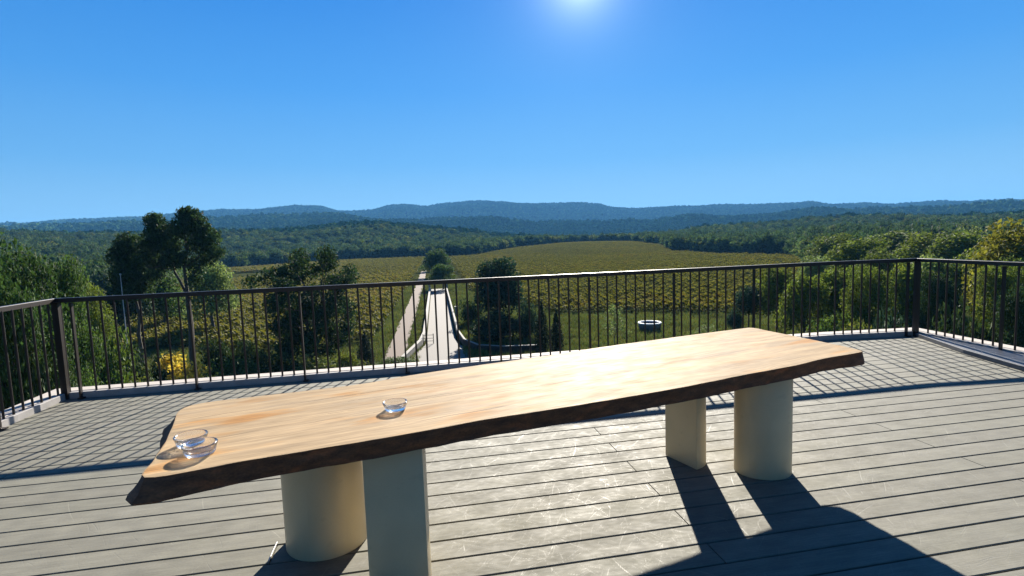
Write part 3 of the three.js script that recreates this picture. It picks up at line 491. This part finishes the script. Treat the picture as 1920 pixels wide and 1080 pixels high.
// ---------------------------------------------------------------- table
{
  const t = thing('table', 'long pale wooden slab table on four cream legs standing on the deck', 'table');
  const topY = .738, TH = .08;
  const raw = [[-1.261, -1.731], [-1.332, -1.885], [-1.405, -2.062], [-1.521, -2.303], [-1.6, -2.462], [-1.598, -2.54], [-1.55, -2.585], [-1.404, -2.64], [-.835, -2.84], [-.644, -2.965], [-.272, -3.155], [.025, -3.295], [.262, -3.403], [.52, -3.547], [1.34, -3.913], [1.80, -4.105], [1.86, -4.125], [1.885, -4.10], [1.905, -4.03], [2.134, -3.204], [2.11, -3.18], [1.798, -3.043], [1.587, -2.923], [1.207, -2.752], [.866, -2.585], [.591, -2.467], [.195, -2.31], [-.152, -2.185], [-.364, -2.086], [-.6, -1.988], [-.836, -1.896], [-.989, -1.838]];
  const curve = new THREE.CatmullRomCurve3(raw.map(p => new THREE.Vector3(p[0], 0, p[1])), true, 'centripetal'), NP = 260, ax = [.9152, -.4030], ctr = [.28, -2.93];
  const ring = curve.getSpacedPoints(NP).slice(0, NP).map((p, i) => { return [p.x, p.z]; });
  const nrm = ring.map((p, i) => { const a = ring[(i + NP - 1) % NP], b = ring[(i + 1) % NP], dx = b[0] - a[0], dz = b[1] - a[1], l = Math.hypot(dx, dz); return [-dz / l, dx / l]; });
  const sgn = ((ring[0][0] - ctr[0]) * nrm[0][0] + (ring[0][1] - ctr[1]) * nrm[0][1]) > 0 ? 1 : -1;
  const UVW = (x, z) => [((x - ctr[0]) * ax[0] + (z - ctr[1]) * ax[1]) / 4 + .5, ((x - ctr[0]) * -ax[1] + (z - ctr[1]) * ax[0]) / 1.5 + .5];
  const level = (off, y, rough) => ring.map((p, i) => {
    const u = (p[0] - ctr[0]) * ax[0] + (p[1] - ctr[1]) * ax[1], endness = Math.pow(Math.min(1, Math.abs(u) / 1.95), 14), front = ((p[0] - ctr[0]) * -ax[1] + (p[1] - ctr[1]) * ax[0]) > 0;
    const o = off * (endness * .075 + (front ? -.012 : .0) * (1 - endness)) + rough * (.010 * N(p[0] * 9, p[1] * 9, y * 30) + .006 * N(p[0] * 31, p[1] * 31, y * 60));
    return [p[0] + nrm[i][0] * sgn * o, y + rough * .004 * N(p[0] * 7, p[1] * 7, 40), p[1] + nrm[i][1] * sgn * o];
  });
  const levels = [level(-.0, topY - .0005, .25), level(.06, topY - .008, .5), level(.3, topY - .025, 1), level(.6, topY - .05, 1), level(1, topY - .072, 1), level(.85, topY - TH, .7)];
  const inner = ring.map((p, i) => [p[0] - nrm[i][0] * sgn * .004, topY, p[1] - nrm[i][1] * sgn * .004]);
  const cap = (rg, flip) => { const tri = THREE.ShapeUtils.triangulateShape(rg.map(p => new THREE.Vector2(p[0], p[2])), []), pos = [], uv = []; for (const p of rg) { pos.push(...p); uv.push(...UVW(p[0], p[2])); } return geoOf(pos, tri.flatMap(f => flip ? [f[0], f[1], f[2]] : [f[0], f[2], f[1]]), uv); };
  const skirt = (ls) => { const pos = [], uv = [], idx = []; let run = 0; for (let i = 0; i <= NP; i++) { const j = i % NP; if (i) run += Math.hypot(ring[j][0] - ring[(i - 1) % NP][0], ring[j][1] - ring[(i - 1) % NP][1]); ls.forEach((l, k) => { pos.push(...l[j]); uv.push(run / 1.2, k / (ls.length - 1) * .09 / .3); }); } const n = ls.length; for (let i = 0; i < NP; i++) for (let k = 0; k + 1 < n; k++) { const o = i * n + k; sgn > 0 ? idx.push(o, o + n, o + n + 1, o, o + n + 1, o + 1) : idx.push(o, o + n + 1, o + n, o, o + 1, o + n + 1); } return geoOf(pos, idx, uv); };
  const R = rngOf(808), TW = 2048, THh = 768;
  const knots = []; for (let i = 0; i < 7; i++) knots.push([R() * TW, R() * THh, 8 + R() * 16]);
  const cracks = []; for (let i = 0; i < 26; i++) cracks.push([R() * TW, R() * THh, 60 + R() * 420, (R() - .5) * .05, .4 + .6 * R()]);
  cracks.push([70, 300, 520, -.012, 1], [1180, 250, 700, .01, .9], [300, 470, 900, .0, .7]);
  const crackMap = new Float32Array(TW * THh);
  for (const [x0, y0, len, sl, d] of cracks) for (let s = 0; s < len; s++) { const x = Math.floor(x0 + s), y = y0 + sl * s + 5 * N(s / 60, y0, 3) + 1.5 * N(s / 9, y0, 5), f = d * Math.min(1, Math.min(s, len - s) / 30) * (N(s / 25, y0 * 2, 8) > -.35 ? 1 : .15); for (let q = 0; q < 2; q++) { const yy = Math.floor(y) + q; if (x < TW && yy >= 0 && yy < THh) crackMap[yy * TW + x] = Math.max(crackMap[yy * TW + x], f * (q ? .6 : 1)); } }
  const wood = (x, y) => {
    let wy = y + 26 * N(x / 420, y / 170, 1) + 8 * N(x / 130, y / 60, 2);
    for (const [kx, ky, kr] of knots) { const dx = (x - kx) / 3.2, dy = y - ky, d2 = dx * dx + dy * dy; wy += Math.sign(dy || 1) * kr * Math.exp(-d2 / (kr * kr * 6)); }
    return [.5 + .5 * Math.sin(wy / 7.5 + 2.5 * N(x / 300, wy / 40, 3)), N(x / 160, wy / 5, 4), N(x / 40, wy / 2.2, 5), fbm(x / 260, wy / 60, 6, 3)];
  };
  const cmap = tex(TW, THh, (x, y) => {
    const [r, s1, s2, big] = wood(x, y), orange = sstep(.05, .45, fbm(x / 240, y / 80, 12, 3) + .15 * s1), grey = sstep(.0, .4, fbm(x / 330, y / 46, 22, 3) + .2 * s1), k = crackMap[y * TW + x];
    let c = [.82, .72, .58]; const v = 1 + .06 * (r - .5) + .14 * s1 + .11 * s2 + .14 * big;
    c = [c[0] * lerp(1, .985, orange), c[1] * lerp(1, .85, orange), c[2] * lerp(1, .68, orange)];
    c = [lerp(c[0], .69, grey * .45), lerp(c[1], .63, grey * .45), lerp(c[2], .545, grey * .45)];
    return c.map(q => q * v * (1 - .55 * k));
  });
  const bmap = tex(TW, THh, (x, y) => { const [r, s1, s2] = wood(x, y), v = .6 + .1 * (r - .5) + .16 * s1 + .14 * s2 - .6 * crackMap[y * TW + x]; return [v, v, v]; }, false);
  const rmap = tex(1024, 384, (x, y) => { const v = .70 + .12 * fbm(x / 60, y / 20, 31, 3) + .06 * N(x / 20, y / 3, 32); return [v, v, v]; }, false);
  const topMat = new THREE.MeshPhysicalMaterial({ specularIntensity: .1, color: lin(.58, .56, .525), map: cmap, bumpMap: bmap, bumpScale: .0016, roughnessMap: rmap, roughness: 1 });
  const edgeTex = tex(1024, 256, (x, y) => { const n = .5 + .5 * fbm(x / 60, y / 20, 3, 4) + .18 * N(x / 8, y / 4, 2), w = sstep(.1, .4, fbm(x / 120, y / 60, 9, 2)); return [.42 * n + .20 + .16 * w, .26 * n + .13 + .07 * w, .15 * n + .085 + .03 * w]; });
  const edgeMat = new THREE.MeshStandardMaterial({ map: edgeTex, roughness: .85, bumpMap: edgeTex, bumpScale: .004 });
  const top = mesh('table_top', mergeGeometries([cap(inner, false), skirt([inner, levels[0]])]), topMat, t);
  const edgeGeo = mergeGeometries([skirt(levels), cap(levels[5], true)]); mesh('bark_edge', edgeGeo, edgeMat, top);
  const cream = tex(256, 512, (x, y) => { const n = .86 + .045 * fbm(x / 40, y / 90, 4, 3) + .02 * N(x / 2, y / 2, 3) - .03 * sstep(.28, .5, fbm(x / 14, y / 22, 15, 3)); return [n, n * .985, n * .93]; });
  const legMat = new THREE.MeshStandardMaterial({ color: lin(.80, .67, .46), map: cream, roughness: .42 });
  const ell = (cx, cz, a, b, rot = 0, n = 48) => Array.from({ length: n }, (_, i) => { const q = i / n * 2 * Math.PI, x = a * Math.cos(q), z = b * Math.sin(q); return [cx + x * Math.cos(rot) - z * Math.sin(rot), cz + x * Math.sin(rot) + z * Math.cos(rot)]; });
  // half-round leg: a flat face from p to q and a bulge of the given depth to its left
  const dee = (p, q, depth, n = 28) => { const mx = (p[0] + q[0]) / 2, mz = (p[1] + q[1]) / 2, dx = (q[0] - p[0]) / 2, dz = (q[1] - p[1]) / 2, l = Math.hypot(dx, dz), nx = dz / l * depth, nz = -dx / l * depth; return Array.from({ length: n + 1 }, (_, i) => { const a = Math.PI * i / n, k = Math.pow(Math.sin(a), .8); return [mx - dx * Math.cos(a) + nx * k, mz - dz * Math.cos(a) + nz * k]; }); };
  const LH = topY - TH + .012;
  const legs = [ell(-.985, -2.605, .202, .208), dee([-.656, -2.165], [-.400, -2.155], .24), dee([1.0, -3.475], [1.128, -3.238], .17), ell(1.525, -3.2, .168, .14, .06)];
  for (const pts of legs) { const area = pts.reduce((s, p, i) => { const q = pts[(i + 1) % pts.length]; return s + p[0] * q[1] - q[0] * p[1]; }, 0); const g = extrudeUp(area > 0 ? pts.slice().reverse() : pts, .001, LH, .004); const m = mesh('leg', toCreasedNormals(g, .5), legMat, t); }

  // glass dishes on the table
  const glass = new THREE.MeshPhysicalMaterial({ color: lin(1, 1, 1), roughness: .13, transmission: 1, thickness: .02, ior: 1.48 });
  const dish = new THREE.LatheGeometry([[0, 0], [.046, 0], [.051, .003], [.055, .018], [.060, .034], [.0605, .038], [.058, .040], [.053, .039], [.0505, .034], [.046, .020], [.041, .014], [0, .013]].map(p => new THREE.Vector2(...p)), 48);
  for (const [x, z, s, label] of [[-1.275, -2.02, .98, 'clear glass dish at the table end, the farther of the touching pair'], [-1.185, -1.925, 1.0, 'clear glass dish at the table end, the nearer of the touching pair'], [-.552, -2.37, .92, 'single clear glass dish lying alone nearer the middle of the table']]) {
    const d = thing('glass_dish', label, 'dish', 'glass dishes on the table'); d.position.set(x, topY + .0015, z); d.scale.setScalar(s); mesh('bowl', dish, glass, d);
  }
  const st = mesh(numbered('white_stick'), tube([[-1.236, .006, -2.572], [-1.222, .006, -2.49], [-1.206, .006, -2.412]], [.0025, .0025, .0025], 7), std(lin(.8, .78, .74), .6)); st.userData = { label: 'thin white stick lying on the deck left of the round leg', category: 'stick' };
}

const renderer = new THREE.WebGLRenderer({ antialias: true });
renderer.setSize(1024, 576); renderer.shadowMap.enabled = true; renderer.toneMapping = THREE.LinearToneMapping; renderer.toneMappingExposure = EXPOSURE;
renderer.render(scene, camera);
